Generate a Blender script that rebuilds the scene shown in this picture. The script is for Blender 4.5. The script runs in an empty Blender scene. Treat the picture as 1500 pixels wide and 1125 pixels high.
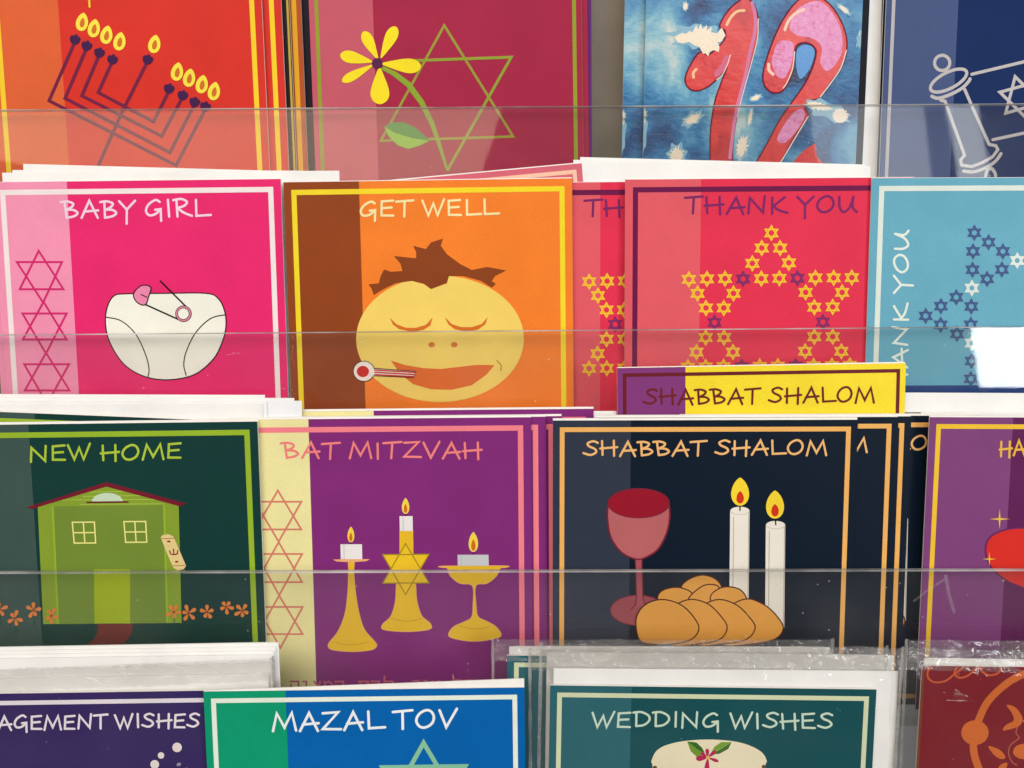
import bpy, math, random
from mathutils import Vector, Matrix
from mathutils.geometry import tessellate_polygon
random.seed(7)
R = math.radians
sc = bpy.context.scene
COL = sc.collection

# ------------------------------------------------------------------ camera
F, CX, CY = 1215.0, 750.0, 562.5            # focal length in photo pixels, image centre
PITCH, ROLL, LEAN = R(20), R(0.35), R(15)   # camera looks down; cards lean back
CAM = Vector((0, 0, 0.30))
FWD = Vector((0, math.cos(PITCH), -math.sin(PITCH)))
U0 = Vector((0, math.sin(PITCH), math.cos(PITCH)))
R0 = Vector((1, 0, 0))
RT = math.cos(ROLL) * R0 - math.sin(ROLL) * U0
UP = math.cos(ROLL) * U0 + math.sin(ROLL) * R0
cam = bpy.data.cameras.new('camera')
cam.sensor_width = 36.0
cam.lens = 36.0 * F / 1500.0
cam.clip_start, cam.clip_end = 0.01, 50
camo = bpy.data.objects.new('camera', cam)
COL.objects.link(camo)
camo.matrix_world = Matrix.Translation(CAM) @ Matrix((RT, UP, -FWD)).transposed().to_4x4()
sc.camera = camo

# ------------------------------------------------------------------ light
w = bpy.data.worlds.new('World'); sc.world = w; w.use_nodes = True
w.node_tree.nodes['Background'].inputs[0].default_value = (1.0, 0.99, 0.98, 1)
w.node_tree.nodes['Background'].inputs[1].default_value = 0.13
AIM = Vector((0, 0.37, 0.17))
def lamp(name, az, el, dist, wd, ht, radiance, col):
    l = bpy.data.lights.new(name, 'AREA'); l.shape = 'RECTANGLE'
    l.size, l.size_y = wd, ht
    l.energy = radiance * math.pi * wd * ht
    l.color = col
    o = bpy.data.objects.new(name, l); COL.objects.link(o)
    d = Vector((math.sin(R(az)) * math.cos(R(el)), -math.cos(R(az)) * math.cos(R(el)), math.sin(R(el))))
    o.location = AIM + d * dist
    o.rotation_euler = d.to_track_quat('Z', 'Y').to_euler()
lamp('ceiling_lamp', -6, 50, 2.0, 2.4, 1.1, 3.0, (0.955, 0.98, 1.03))
lamp('shop_window_left', -31, 37, 2.2, 2.1, 1.1, 2.3, (1.0, 0.76, 0.54))
lamp('shop_window_right', 29.6, 34, 2.2, 0.28, 1.0, 2.3, (0.93, 0.97, 1.0))
lamp('window_gap', 36.2, 34, 2.2, 0.07, 1.0, 4.5, (0.93, 0.97, 1.0))
lamp('door_window', 40.5, 13.5, 2.2, 0.48, 0.56, 15.0, (0.96, 0.98, 1.0))
sc.view_settings.view_transform = 'Standard'
sc.view_settings.look = 'None'
sc.view_settings.exposure = 0.08
sc.view_settings.gamma = 1.0
sc.view_settings.use_curve_mapping = False
sc.render.engine = 'CYCLES'
sc.cycles.use_denoising = True
sc.cycles.max_bounces = 7
sc.cycles.use_adaptive_sampling = True
sc.cycles.adaptive_threshold = 0.02
sc.cycles.transparent_max_bounces = 48
sc.cycles.transmission_bounces = 16
sc.cycles.caustics_reflective = False
sc.cycles.caustics_refractive = False

# ------------------------------------------------------------------ materials
K = 0.95
def lin(c):
    c = c / 255.0
    return c / 12.92 if c <= 0.04045 else ((c + 0.055) / 1.055) ** 2.4
def rgb(col, k=K): return tuple(min(0.86, lin(v) * k) for v in col) + (1,)
_m = {}
def nodes(m):
    m.use_nodes = True
    nt = m.node_tree
    return nt, nt.nodes, nt.links, nt.nodes['Principled BSDF'], nt.nodes['Material Output']
def mat(col, rough=0.45, spec=0.09, grain=0.055, bump=0.05, paper=False):
    key = (col, rough, spec, grain, bump)
    if key in _m: return _m[key]
    m = bpy.data.materials.new('print_%d_%d_%d' % col); _m[key] = m
    nt, N, L, P, O = nodes(m)
    tc = N.new('ShaderNodeTexCoord')
    n1 = N.new('ShaderNodeTexNoise'); n1.inputs['Scale'].default_value = 1900; n1.inputs['Detail'].default_value = 2
    n2 = N.new('ShaderNodeTexNoise'); n2.inputs['Scale'].default_value = 45; n2.inputs['Detail'].default_value = 3
    mpg = N.new('ShaderNodeMapping'); mpg.inputs['Location'].default_value = (.01371, .01171, .01513)
    L.new(tc.outputs['Object'], mpg.inputs[0])
    L.new(mpg.outputs[0], n1.inputs['Vector']); L.new(mpg.outputs[0], n2.inputs['Vector'])
    mr = N.new('ShaderNodeMapRange'); mr.inputs[1].default_value = .3; mr.inputs[2].default_value = .7
    mr.inputs[3].default_value = 1 - grain; mr.inputs[4].default_value = 1 + grain
    L.new(n1.outputs[0], mr.inputs[0])
    m2 = N.new('ShaderNodeMapRange'); m2.inputs[1].default_value = .3; m2.inputs[2].default_value = .7
    m2.inputs[3].default_value = .95; m2.inputs[4].default_value = 1.05
    L.new(n2.outputs[0], m2.inputs[0])
    mu = N.new('ShaderNodeMath'); mu.operation = 'MULTIPLY'
    L.new(mr.outputs[0], mu.inputs[0]); L.new(m2.outputs[0], mu.inputs[1])
    vm = N.new('ShaderNodeVectorMath'); vm.operation = 'SCALE'
    vm.inputs[0].default_value = rgb(col)[:3]
    L.new(mu.outputs[0], vm.inputs['Scale'])
    L.new(vm.outputs[0], P.inputs['Base Color'])
    P.inputs['Roughness'].default_value = rough
    P.inputs['Specular IOR Level'].default_value = spec
    b = N.new('ShaderNodeBump'); b.inputs['Strength'].default_value = bump; b.inputs['Distance'].default_value = 0.0002
    # the sheet itself is never quite flat
    b0 = N.new('ShaderNodeBump'); b0.inputs['Strength'].default_value = .5; b0.inputs['Distance'].default_value = 0.0035
    n0 = N.new('ShaderNodeTexNoise'); n0.inputs['Scale'].default_value = 9; n0.inputs['Detail'].default_value = 1
    L.new(tc.outputs['Object'], n0.inputs['Vector']); L.new(n0.outputs[0], b0.inputs['Height']); L.new(b0.outputs[0], b.inputs['Normal'])
    n3 = N.new('ShaderNodeTexNoise'); n3.inputs['Scale'].default_value = 900; n3.inputs['Detail'].default_value = 3
    L.new(mpg.outputs[0], n3.inputs['Vector'])
    L.new(n3.outputs[0], b.inputs['Height']); L.new(b.outputs[0], P.inputs['Normal'])
    return m
PAPER = mat((246, 241, 234), .75, .1, .02, .1)
ENV = mat((248, 244, 240), .75, .1, .02, .1)
ENVB = mat((240, 242, 248), .75, .1, .02, .1)

def clear_mat(name, tint, rough, dust, haze, bump, bscale, ior=1.49, edge=0.0):
    m = bpy.data.materials.new(name)
    nt, N, L, P, O = nodes(m); N.remove(P)
    tc = N.new('ShaderNodeTexCoord')
    tr = N.new('ShaderNodeBsdfTransparent'); tr.inputs[0].default_value = tint
    gl = N.new('ShaderNodeBsdfGlossy'); gl.inputs['Roughness'].default_value = rough
    # Schlick reflectance, the same from either side of the sheet
    ge = N.new('ShaderNodeNewGeometry'); dt = N.new('ShaderNodeVectorMath'); dt.operation = 'DOT_PRODUCT'
    L.new(ge.outputs['Normal'], dt.inputs[0]); L.new(ge.outputs['Incoming'], dt.inputs[1])
    ab = N.new('ShaderNodeMath'); ab.operation = 'ABSOLUTE'; L.new(dt.outputs['Value'], ab.inputs[0])
    om = N.new('ShaderNodeMath'); om.operation = 'SUBTRACT'; om.inputs[0].default_value = 1.0; om.use_clamp = True; L.new(ab.outputs[0], om.inputs[1])
    pw = N.new('ShaderNodeMath'); pw.operation = 'POWER'; pw.inputs[1].default_value = 5.0; L.new(om.outputs[0], pw.inputs[0])
    r0 = ((ior - 1) / (ior + 1)) ** 2
    fr = N.new('ShaderNodeMath'); fr.operation = 'MULTIPLY_ADD'; fr.inputs[1].default_value = 1 - r0; fr.inputs[2].default_value = r0
    L.new(pw.outputs[0], fr.inputs[0])
    mx = N.new('ShaderNodeMixShader')
    L.new(fr.outputs[0], mx.inputs[0]); L.new(tr.outputs[0], mx.inputs[1]); L.new(gl.outputs[0], mx.inputs[2])
    if bump:
        b = N.new('ShaderNodeBump'); b.inputs['Strength'].default_value = bump; b.inputs['Distance'].default_value = 0.002
        nz = N.new('ShaderNodeTexNoise'); nz.inputs['Scale'].default_value = bscale; nz.inputs['Detail'].default_value = 4
        nz.inputs['Distortion'].default_value = 1.2
        L.new(tc.outputs['Object'], nz.inputs['Vector'])
        L.new(nz.outputs[0], b.inputs['Height']); L.new(b.outputs[0], gl.inputs['Normal'])
    df = N.new('ShaderNodeBsdfDiffuse'); df.inputs[0].default_value = (.76, .74, .71, 1)
    m2 = N.new('ShaderNodeMixShader')
    # dust specks and faint smears; on sleeve flaps haze paints in reflected ambient light
    d = N.new('ShaderNodeTexVoronoi'); d.inputs['Scale'].default_value = 170
    L.new(tc.outputs['Object'], d.inputs['Vector'])
    lt = N.new('ShaderNodeMapRange'); lt.inputs[1].default_value = .035; lt.inputs[2].default_value = .06
    lt.inputs[3].default_value = dust; lt.inputs[4].default_value = 0.0
    L.new(d.outputs['Distance'], lt.inputs[0])
    sel = N.new('ShaderNodeMath'); sel.operation = 'GREATER_THAN'; sel.inputs[1].default_value = .72
    sp = N.new('ShaderNodeSeparateColor'); L.new(d.outputs['Color'], sp.inputs[0]); L.new(sp.outputs[0], sel.inputs[0])
    ml = N.new('ShaderNodeMath'); ml.operation = 'MULTIPLY'; L.new(lt.outputs[0], ml.inputs[0]); L.new(sel.outputs[0], ml.inputs[1])
    s2 = N.new('ShaderNodeTexNoise'); s2.inputs['Scale'].default_value = 26; s2.inputs['Detail'].default_value = 5
    L.new(tc.outputs['Object'], s2.inputs['Vector'])
    sm = N.new('ShaderNodeMapRange'); sm.inputs[1].default_value = .42; sm.inputs[2].default_value = .75
    sm.inputs[3].default_value = haze * .35; sm.inputs[4].default_value = haze * 1.6
    L.new(s2.outputs[0], sm.inputs[0])
    ad = N.new('ShaderNodeMath'); ad.operation = 'ADD'; ad.use_clamp = True
    L.new(ml.outputs[0], ad.inputs[0]); L.new(sm.outputs[0], ad.inputs[1])
    L.new(ad.outputs[0], m2.inputs[0]); L.new(mx.outputs[0], m2.inputs[1]); L.new(df.outputs[0], m2.inputs[2])
    L.new(m2.outputs[0], O.inputs[0])
    return m
ACRYL = clear_mat('acrylic', (.99, .99, .985, 1), .03, .55, .011, .02, 12)
ACRYL_EDGE = clear_mat('acrylic_edge', (.74, .74, .72, 1), .10, .1, .42, 0, 1)
ACRYL_CHAMFER = clear_mat('acrylic_chamfer', (.6, .6, .58, 1), .2, .1, .5, 0, 1, 1.9)
CELLO = clear_mat('cellophane', (.985, .984, .98, 1), .05, .2, .010, .75, 70, 1.45)
CELLO_FLAP = clear_mat('cellophane_flap', (.975, .97, .965, 1), .06, .2, .11, 1.0, 120, 1.6)  # diffuse grey paints in the ambient light that layered film reflects
CELLO_SEAM = clear_mat('cellophane_seam', (.93, .93, .92, 1), .12, .3, .22, .8, 260, 1.7)

def wall_mat():
    m = bpy.data.materials.new('rack_back')
    nt, N, L, P, O = nodes(m)
    tc = N.new('ShaderNodeTexCoord'); n = N.new('ShaderNodeTexNoise'); n.inputs['Scale'].default_value = 60; n.inputs['Detail'].default_value = 4
    L.new(tc.outputs['Object'], n.inputs['Vector'])
    cr = N.new('ShaderNodeValToRGB')
    cr.color_ramp.elements[0].color = rgb((126, 116, 100)); cr.color_ramp.elements[1].color = rgb((150, 140, 124))
    L.new(n.outputs[0], cr.inputs[0]); L.new(cr.outputs[0], P.inputs['Base Color'])
    P.inputs['Roughness'].default_value = .5; P.inputs['Specular IOR Level'].default_value = .2
    return m
WALL = wall_mat()

# ------------------------------------------------------------------ geometry helpers
EX = Vector((1, 0, 0))
EY = Vector((0, math.sin(LEAN), math.cos(LEAN)))
NN = Vector((0, -math.cos(LEAN), math.sin(LEAN)))     # out of the rack, towards the viewer
def ray(px, py): return FWD + RT * ((px - CX) / F) + UP * ((CY - py) / F)
ROWS = {1: (-55, 0.3890), 2: (262, 0.3685), 3: (612, 0.3490), 4: (1008, 0.3305)}   # photo height of the card tops, distance
PANEL_TOP = {1: ((0, 160), (1500, 151)), 2: ((0, 490), (1500, 478)), 3: ((0, 839), (1500, 835)), 4: ((0, 1262), (1500, 1258))}
P0 = {}
for r, (y, d) in ROWS.items():
    P0[r] = CAM + ray(750, y if r > 1 else 100) * d
def hit(row, off, px, py):
    d = ray(px, py); p0 = P0[row] - NN * off
    return CAM + d * ((p0 - CAM).dot(NN) / d.dot(NN))
def uv(row, p): q = p - P0[row]; return q.dot(EX), q.dot(EY), -q.dot(NN)
SHELF = {r: uv(r, hit(r, 0, 750, ROWS[r][0]))[1] - 0.130 for r in ROWS}
def pt(row, u, v, off): return P0[row] + EX * u + EY * v - NN * off

def link(name, verts, faces, mats, parent=None, idx=None, smooth=False):
    me = bpy.data.meshes.new(name); me.from_pydata([tuple(v) for v in verts], [], faces)
    for m in (mats if isinstance(mats, list) else [mats]): me.materials.append(m)
    if idx:
        for p, i in zip(me.polygons, idx): p.material_index = i
    if smooth:
        for p in me.polygons: p.use_smooth = True
    me.update()
    o = bpy.data.objects.new(name, me); COL.objects.link(o)
    if parent: o.parent = parent
    return o
BOXF = [(0, 1, 5, 4), (1, 3, 7, 5), (3, 2, 6, 7), (2, 0, 4, 6), (4, 5, 7, 6), (0, 2, 3, 1)]
# vertex order: bit0 = x, bit1 = y(depth), bit2 = z
def boxv(x0, x1, y0, y1, z0, z1):
    return [Vector(((x1 if i & 1 else x0), (y1 if i & 2 else y0), (z1 if i & 4 else z0))) for i in range(8)]
def box(name, x0, x1, y0, y1, z0, z1, mats, parent=None, idx=None, bev=0.0):
    o = link(name, boxv(x0, x1, y0, y1, z0, z1), BOXF, mats, parent, idx)
    return o
def empty(name, loc, rot=None):
    o = bpy.data.objects.new(name, None); COL.objects.link(o); o.empty_display_size = .01
    m = (rot or Matrix.Identity(3)).to_4x4(); m.translation = loc; o.matrix_world = m
    return o
def tag(o, label, cat, group=None):
    o['label'] = label; o['category'] = cat
    if group: o['group'] = group
    return o

def catmull(pts, closed, n=6):
    out = []; m = len(pts)
    rng = range(m) if closed else range(m - 1)
    for i in rng:
        g = lambda j: pts[j % m] if closed else pts[max(0, min(m - 1, j))]
        a, b, c, d = g(i - 1), g(i), g(i + 1), g(i + 2)
        for k in range(n):
            t = k / n
            out.append(tuple(.5 * (2 * b[q] + (c[q] - a[q]) * t + (2 * a[q] - 5 * b[q] + 4 * c[q] - d[q]) * t * t
                                   + (3 * b[q] - a[q] - 3 * c[q] + d[q]) * t ** 3) for q in (0, 1)))
    if not closed: out.append(pts[-1])
    return out
def dedupe(p):
    out = []
    for a in p:
        if not out or (abs(a[0] - out[-1][0]) + abs(a[1] - out[-1][1])) > 1e-7: out.append(a)
    return out
def ell(cx, cy, rx, ry, rot=0, n=40, a0=0, a1=360):
    out = []
    for i in range(n if a1 - a0 == 360 else n + 1):
        a = R(a0 + (a1 - a0) * i / n); x, y = rx * math.cos(a), ry * math.sin(a); c, s = math.cos(R(rot)), math.sin(R(rot))
        out.append((cx + x * c - y * s, cy + x * s + y * c))
    return out
def tear(cx, cy, wd, ht, rot=0, tip=.5, n=32):
    """flame outline, tip up (photo pixels, y down)"""
    out = []
    for i in range(n):
        a = 2 * math.pi * i / n
        y = math.cos(a); x = math.sin(a) * math.sin(a / 2) ** tip
        x *= wd / 2 * 1.12; y = -y * ht / 2; c, s = math.cos(R(rot)), math.sin(R(rot))
        out.append((cx + x * c - y * s, cy + x * s + y * c))
    return out
def petal(b, t, wd):
    dx, dy = t[0] - b[0], t[1] - b[1]; l = math.hypot(dx, dy); ux, uy = dx / l, dy / l
    prof = [(0, .06), (.25, .26), (.5, .43), (.72, .5), (.88, .4), (.97, .2), (1, 0), (.97, -.2), (.88, -.4), (.72, -.5), (.5, -.43), (.25, -.26), (0, -.06)]
    return catmull([(b[0] + ux * l * a - uy * wd * c, b[1] + uy * l * a + ux * wd * c) for a, c in prof], True, 3)
def hexa(cx, cy, r, rot=0):
    f = lambda k: [(cx + r * math.sin(R(rot + k + 120 * i)), cy - r * math.cos(R(rot + k + 120 * i))) for i in range(3)]
    return f(0), f(180)

def Z(ox, oy, s): return lambda pts: [(ox + x * s, oy + y * s) for x, y in pts]
ID = lambda pts: pts

def stroke_faces(pts, wd, closed=False, cap=True):
    """ribbon along a polyline, mitred; returns list of polygons (lists of 2-D points)"""
    pts = dedupe(pts)
    if closed and math.dist(pts[0], pts[-1]) < 1e-7: pts = pts[:-1]
    n = len(pts); h = wd / 2; Lf, Rt = [], []
    for i in range(n):
        a = pts[(i - 1) % n] if (closed or i > 0) else None
        b = pts[i]; c = pts[(i + 1) % n] if (closed or i < n - 1) else None
        def nrm(p, q):
            l = math.dist(p, q) or 1e-9
            return (-(q[1] - p[1]) / l, (q[0] - p[0]) / l)
        if a is None: nx, ny = nrm(b, c); k = 1
        elif c is None: nx, ny = nrm(a, b); k = 1
        else:
            n1, n2 = nrm(a, b), nrm(b, c); nx, ny = n1[0] + n2[0], n1[1] + n2[1]
            l = math.hypot(nx, ny)
            if l < 1e-6: nx, ny = n1; k = 1
            else:
                nx /= l; ny /= l; k = min(1 / max(.1, nx * n1[0] + ny * n1[1]), 2.3)
        Lf.append((b[0] + nx * h * k, b[1] + ny * h * k)); Rt.append((b[0] - nx * h * k, b[1] - ny * h * k))
    out = []
    for i in range(n if closed else n - 1):
        j = (i + 1) % n
        out.append([Rt[i], Rt[j], Lf[j], Lf[i]])
    if cap and not closed:
        for e, o in ((0, 1), (n - 1, n - 2)):
            dx, dy = pts[e][0] - pts[o][0], pts[e][1] - pts[o][1]; a0 = math.atan2(dy, dx)
            out.append([(pts[e][0] + h * math.cos(a0 + R(q)), pts[e][1] + h * math.sin(a0 + R(q))) for q in range(-90, 91, 30)])
    return out

# hand-lettered capitals: advance, strokes (S = smooth curve, P = straight)
FONT = {
 'A': (.95, [('P', [(0, -.04), (.5, 1.0), (.93, -.05)]), ('P', [(.16, .34), (.98, .40)])]),
 'B': (.85, [('P', [(.13, .95), (.2, 0)]), ('S', [(-.1, .97), (.3, 1.0), (.62, .86), (.5, .64), (.22, .5)]), ('S', [(.22, .5), (.62, .47), (.84, .28), (.62, .09), (.2, .01)])]),
 'D': (.95, [('P', [(.12, .95), (.15, .02)]), ('S', [(-.06, .96), (.4, 1.0), (.83, .76), (.9, .42), (.6, .1), (.15, .02)])]),
 'E': (.8, [('P', [(.78, 1.0), (.1, .95), (.08, .02), (.78, .0)]), ('P', [(.1, .5), (.68, .54)])]),
 'G': (1.0, [('S', [(.86, .88), (.62, 1.0), (.22, .74), (.05, .36), (.22, .08), (.58, .14), (.88, .42)]), ('P', [(.58, .40), (.9, .44), (.9, -.28)])]),
 'H': (1.0, [('P', [(.1, 1.0), (.12, -.02)]), ('P', [(.83, 1.02), (.83, -.1)]), ('P', [(-.02, .45), (1.04, .54)])]),
 'I': (.3, [('P', [(.15, 1.0), (.17, -.03)])]),
 'K': (.95, [('P', [(.12, 1.0), (.14, -.04)]), ('P', [(.82, 1.02), (.2, .46)]), ('S', [(.2, .46), (.5, .2), (1.0, .02)])]),
 'L': (.85, [('P', [(.1, 1.0), (.14, .02), (.97, .06)])]),
 'M': (1.2, [('P', [(0, -.05), (.22, .98), (.6, .15), (1.0, 1.0), (1.2, -.04)])]),
 'N': (1.05, [('P', [(.06, -.04), (.12, .95), (.88, .02), (.95, 1.06)])]),
 'O': (1.0, [('SC', [(.55, 1.0), (.2, .78), (.04, .4), (.2, .06), (.5, .0), (.84, .22), (.96, .6), (.82, .93)])]),
 'P': (.8, [('P', [(.12, .95), (.15, -.08)]), ('S', [(-.06, .96), (.4, 1.0), (.75, .8), (.6, .55), (.15, .45)])]),
 'R': (.9, [('P', [(.12, .95), (.15, -.05)]), ('S', [(-.06, .96), (.4, 1.02), (.72, .84), (.55, .6), (.17, .48)]), ('S', [(.17, .48), (.5, .2), (.98, -.02)])]),
 'S': (.85, [('S', [(.84, .88), (.56, 1.0), (.22, .86), (.3, .64), (.66, .44), (.76, .2), (.42, .0), (-.02, .14)])]),
 'T': (.9, [('P', [(-.06, .94), (.95, 1.02)]), ('P', [(.44, .97), (.42, -.06)])]),
 'U': (1.0, [('S', [(.05, 1.0), (.07, .4), (.28, .03), (.62, .3), (.84, 1.0)]), ('S', [(.84, 1.0), (.8, .35), (1.04, .02)])]),
 'V': (.85, [('P', [(0, 1.0), (.38, .0), (.9, 1.06)])]),
 'W': (1.25, [('P', [(0, 1.0), (.32, .0), (.64, .8), (.86, .0), (1.28, 1.08)])]),
 'Y': (.85, [('P', [(0, 1.02), (.42, .5)]), ('P', [(.92, 1.04), (.42, .5), (.38, -.36)])]),
 'Z': (.95, [('P', [(.05, .95), (.85, 1.0), (.04, .03), (.98, .0)])]),
}
def text_strokes(s, p0, p1, cap, gap=.2, space=.42):
    pos, x = [], 0
    for ch in s:
        if ch == ' ': x += space; continue
        pos.append((ch, x)); x += FONT[ch][0] + gap
    W = x - gap
    dx, dy = p1[0] - p0[0], p1[1] - p0[1]; l = math.hypot(dx, dy); ux, uy = dx / l, dy / l
    rnd = random.Random(len(s) * 31 + ord(s[0]))
    out = []
    for ch, x0 in pos:
        jy = rnd.uniform(-.05, .05); sl = rnd.uniform(-.05, .05)
        for kind, pts in FONT[ch][1]:
            q = []
            for a, b in pts:
                t = (x0 + a + sl * b) / W; v = (b + jy) * cap
                q.append((p0[0] + dx * t + uy * v, p0[1] + dy * t - ux * v))
            if kind == 'S': q = catmull(q, False, 6)
            if kind == 'SC': q = catmull(q, True, 6)
            out.append((q, kind == 'SC'))
    return out

# ------------------------------------------------------------------ cards
STEP = 4e-5
class Card:
    def __init__(self, row, off, tl, tr, base, label, band=None, bandw=.26, border=None, inset=3.4, bw=2.3, rot=None,
                 rear=(0.6, 0.0), name='greeting_card', group='greeting cards standing in the rack', edge=PAPER, gloss=None, sides='LRTB'):
        self.row, self.off = row, off / 1000.0
        a, b = hit(row, self.off, *tl), hit(row, self.off, *tr)
        ex = (b - a).normalized()
        if rot is not None: ex = EX * math.cos(R(rot)) + EY * math.sin(R(rot))
        ez = (-ex.cross(-NN)).normalized() * -1
        if ez.dot(EY) < 0: ez = -ez
        self.w = (b - a).length
        low = min(uv(row, a)[1], uv(row, b)[1])
        h = (low - SHELF[row] - 0.0006) / ez.dot(EY)
        self.h = h
        org = a - ez * h
        self.rotm = Matrix((ex, -NN, ez)).transposed()
        self.org, self.ex, self.ez = org, ex, ez
        self.mpp = (a - CAM).dot(FWD) / F
        self.root = tag(empty(name, org, self.rotm), label, 'card', group)
        fm = gloss or mat(base)
        W, t = self.w, .00032
        bow = random.uniform(.0, .0004)
        self.leaf = link('front_leaf', boxv(0, W, 0, t, 0, h), BOXF, [edge, fm], self.root, [1, 0, 0, 0, 0, 0])
        # the rear leaf hinges on the spine, its free edge a little open and a little proud at the top
        dz, ang = rear[0] / 1000, R(rear[1])
        y1 = .0007 + random.uniform(.0, .0004)
        v = []
        for q in boxv(0, W, t + 2e-5, 2 * t + 2e-5, 0, h + dz):
            yy = q.y + (y1 - t) * (q.x / W); v.append(Vector((q.x, yy, q.z + math.sin(ang) * q.x)))
        link('back_leaf', v, BOXF, edge, self.root)
        self.band = None
        if band:
            self.rect('colour_band', 0, W * bandw, 0, h, band, 1)
        if border:
            i, b_ = inset / 1000, bw / 1000
            f = []
            if 'L' in sides: f.append([(i, i), (i + b_, i + b_), (i + b_, h - i - b_), (i, h - i)])
            if 'T' in sides: f.append([(i, h - i), (i + b_, h - i - b_), (W - i - b_, h - i - b_), (W - i, h - i)])
            if 'R' in sides: f.append([(W - i, h - i), (W - i - b_, h - i - b_), (W - i - b_, i + b_), (W - i, i)])
            if 'B' in sides: f.append([(i, i), (W - i, i), (W - i - b_, i + b_), (i + b_, i + b_)])
            self.faces('border_line', [f], border, 2)
    def L(self, p):
        d = ray(*p); q = self.org
        x = CAM + d * ((q - CAM).dot(NN) / d.dot(NN)) - q
        return (x.dot(self.ex), x.dot(self.ez))
    def faces(self, name, groups, col, lay, parent=None, m=None):
        V, Fc = [], []
        for gi, g in enumerate(groups):
            y = -lay * STEP - gi * 1.2e-6
            for poly in g:
                s = len(V); V += [Vector((x, y, z)) for x, z in poly]
                # face the viewer (-Y): needs counter-clockwise in (x, z)
                a = sum(poly[i][0] * poly[(i + 1) % len(poly)][1] - poly[(i + 1) % len(poly)][0] * poly[i][1] for i in range(len(poly)))
                ids = list(range(s, s + len(poly))); Fc.append(tuple(ids if a > 0 else ids[::-1]))
        return link(name, V, Fc, m or mat(col), parent or self.root)
    def clip(self, p): return (min(max(p[0], 0.0001), self.w - .0001), min(max(p[1], 0.0001), self.h - .0001))
    def rect(self, name, x0, x1, z0, z1, col, lay, parent=None, m=None):
        e = 3e-5
        return self.faces(name, [[[(x0 + e, z0 + e), (x1 - e, z0 + e), (x1 - e, z1 - e), (x0 + e, z1 - e)]]], col, lay, parent, m)
    def fill(self, name, polys, col, lay, xf=ID, smooth=False, parent=None, m=None):
        gs = []
        for p in polys:
            p = xf(p)
            if smooth: p = catmull(p, True, 6)
            q = dedupe([self.clip(self.L(a)) for a in p])
            if math.dist(q[0], q[-1]) < 1e-7: q = q[:-1]
            tri = tessellate_polygon([[Vector((a[0], a[1], 0)) for a in q]])
            gs.append([[q[i] for i in t] for t in tri])
        return self.faces(name, gs, col, lay, parent, m)
    def line(self, name, lines, wpx, col, lay, xf=ID, smooth=False, closed=False, cap=True, parent=None):
        gs = []
        for p in lines:
            p = xf(p)
            if smooth: p = catmull(p, closed, 6)
            q = [self.clip(self.L(a)) for a in p]
            gs.append(stroke_faces(q, wpx * self.mpp, closed, cap))
        return self.faces(name, gs, col, lay, parent)
    def text(self, s, p0, p1, cap, col, wpx=3.35, lay=3, name='lettering'):
        gs = []
        for q, cl in text_strokes(s, p0, p1, cap):
            gs.append(stroke_faces([self.L(a) for a in q], wpx * self.mpp, cl))
        return self.faces(name, gs, col, lay)
    def stars(self, name, cs, r, wpx, col, lay, xf=ID):
        gs = []
        for cx, cy in cs:
            (px, py), = xf([(cx, cy)])
            if not (-.0 < self.L((px, py))[0] < self.w): continue
            for t in hexa(px, py, r):
                gs.append(stroke_faces([self.clip(self.L(a)) for a in t], wpx * self.mpp, True))
        return self.faces(name, gs, col, lay)
    def copy(self, off, dpx, label, dy=0, rot=0):
        """another card of the same print, moved sideways by dpx photo pixels and back to off mm"""
        o2 = off / 1000.0
        d = o2 - self.off
        r = self.root.copy(); COL.objects.link(r)
        m = self.rotm @ Matrix.Rotation(R(rot), 3, 'Y')
        mm = m.to_4x4(); mm.translation = self.org - NN * d + EX * (dpx * self.mpp * (1 + d / .37)) + EY * (dy * self.mpp)
        r.matrix_world = mm; r['label'] = label
        for ch in self.root.children:
            c = ch.copy(); COL.objects.link(c); c.parent = r
            for g in ch.children:
                e = g.copy(); COL.objects.link(e); e.parent = c
        return r

def flame(c, x, y, wd, ht, rot=0, lay=5, out=(252, 214, 60), inn=(214, 66, 24), xf=ID, iy=.2, parent=None, wick=None, rim=None):
    f = c.fill('flame', [tear(x, y, wd, ht, rot)], out, lay, xf, parent=parent)
    c.fill('flame_core', [tear(x, y + ht * iy, wd * .42, ht * .44, rot)], inn, lay + 1, xf, parent=f)
    return f

def envelope(row, off, tl, tr, label, m=None, group='white envelopes kept behind the cards', hcut=0.0):
    off /= 1000.0
    a, b = hit(row, off, *tl), hit(row, off, *tr)
    ex = (b - a).normalized(); ez = -NN
    ez = ex.cross(-NN); ez = ez if ez.dot(EY) > 0 else -ez
    low = min(uv(row, a)[1], uv(row, b)[1])
    h = (low - SHELF[row] - .0006) / ez.dot(EY); W = (b - a).length
    root = tag(empty('envelope', a - ez * h, Matrix((ex, -NN, ez)).transposed()), label, 'envelope', group)
    m = m or ENV
    box('front_sheet', 0, W, 0, .00022, 0, h, m, root)
    box('back_sheet', .0002, W - .0002, .00045, .00066, 0, h - .0006, m, root)
    # pointed flap folded over the back
    t = .0009
    v = [Vector((.002, t, h - .0002)), Vector((W - .002, t, h - .0002)), Vector((W * .56, t + .0003, h * .52)), Vector((W * .44, t + .0003, h * .52))]
    v += [q + Vector((0, .0002, 0)) for q in v]
    link('flap', v, [(0, 1, 2, 3), (7, 6, 5, 4), (0, 4, 5, 1), (1, 5, 6, 2), (2, 6, 7, 3), (3, 7, 4, 0)], m, root)
    return root

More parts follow.
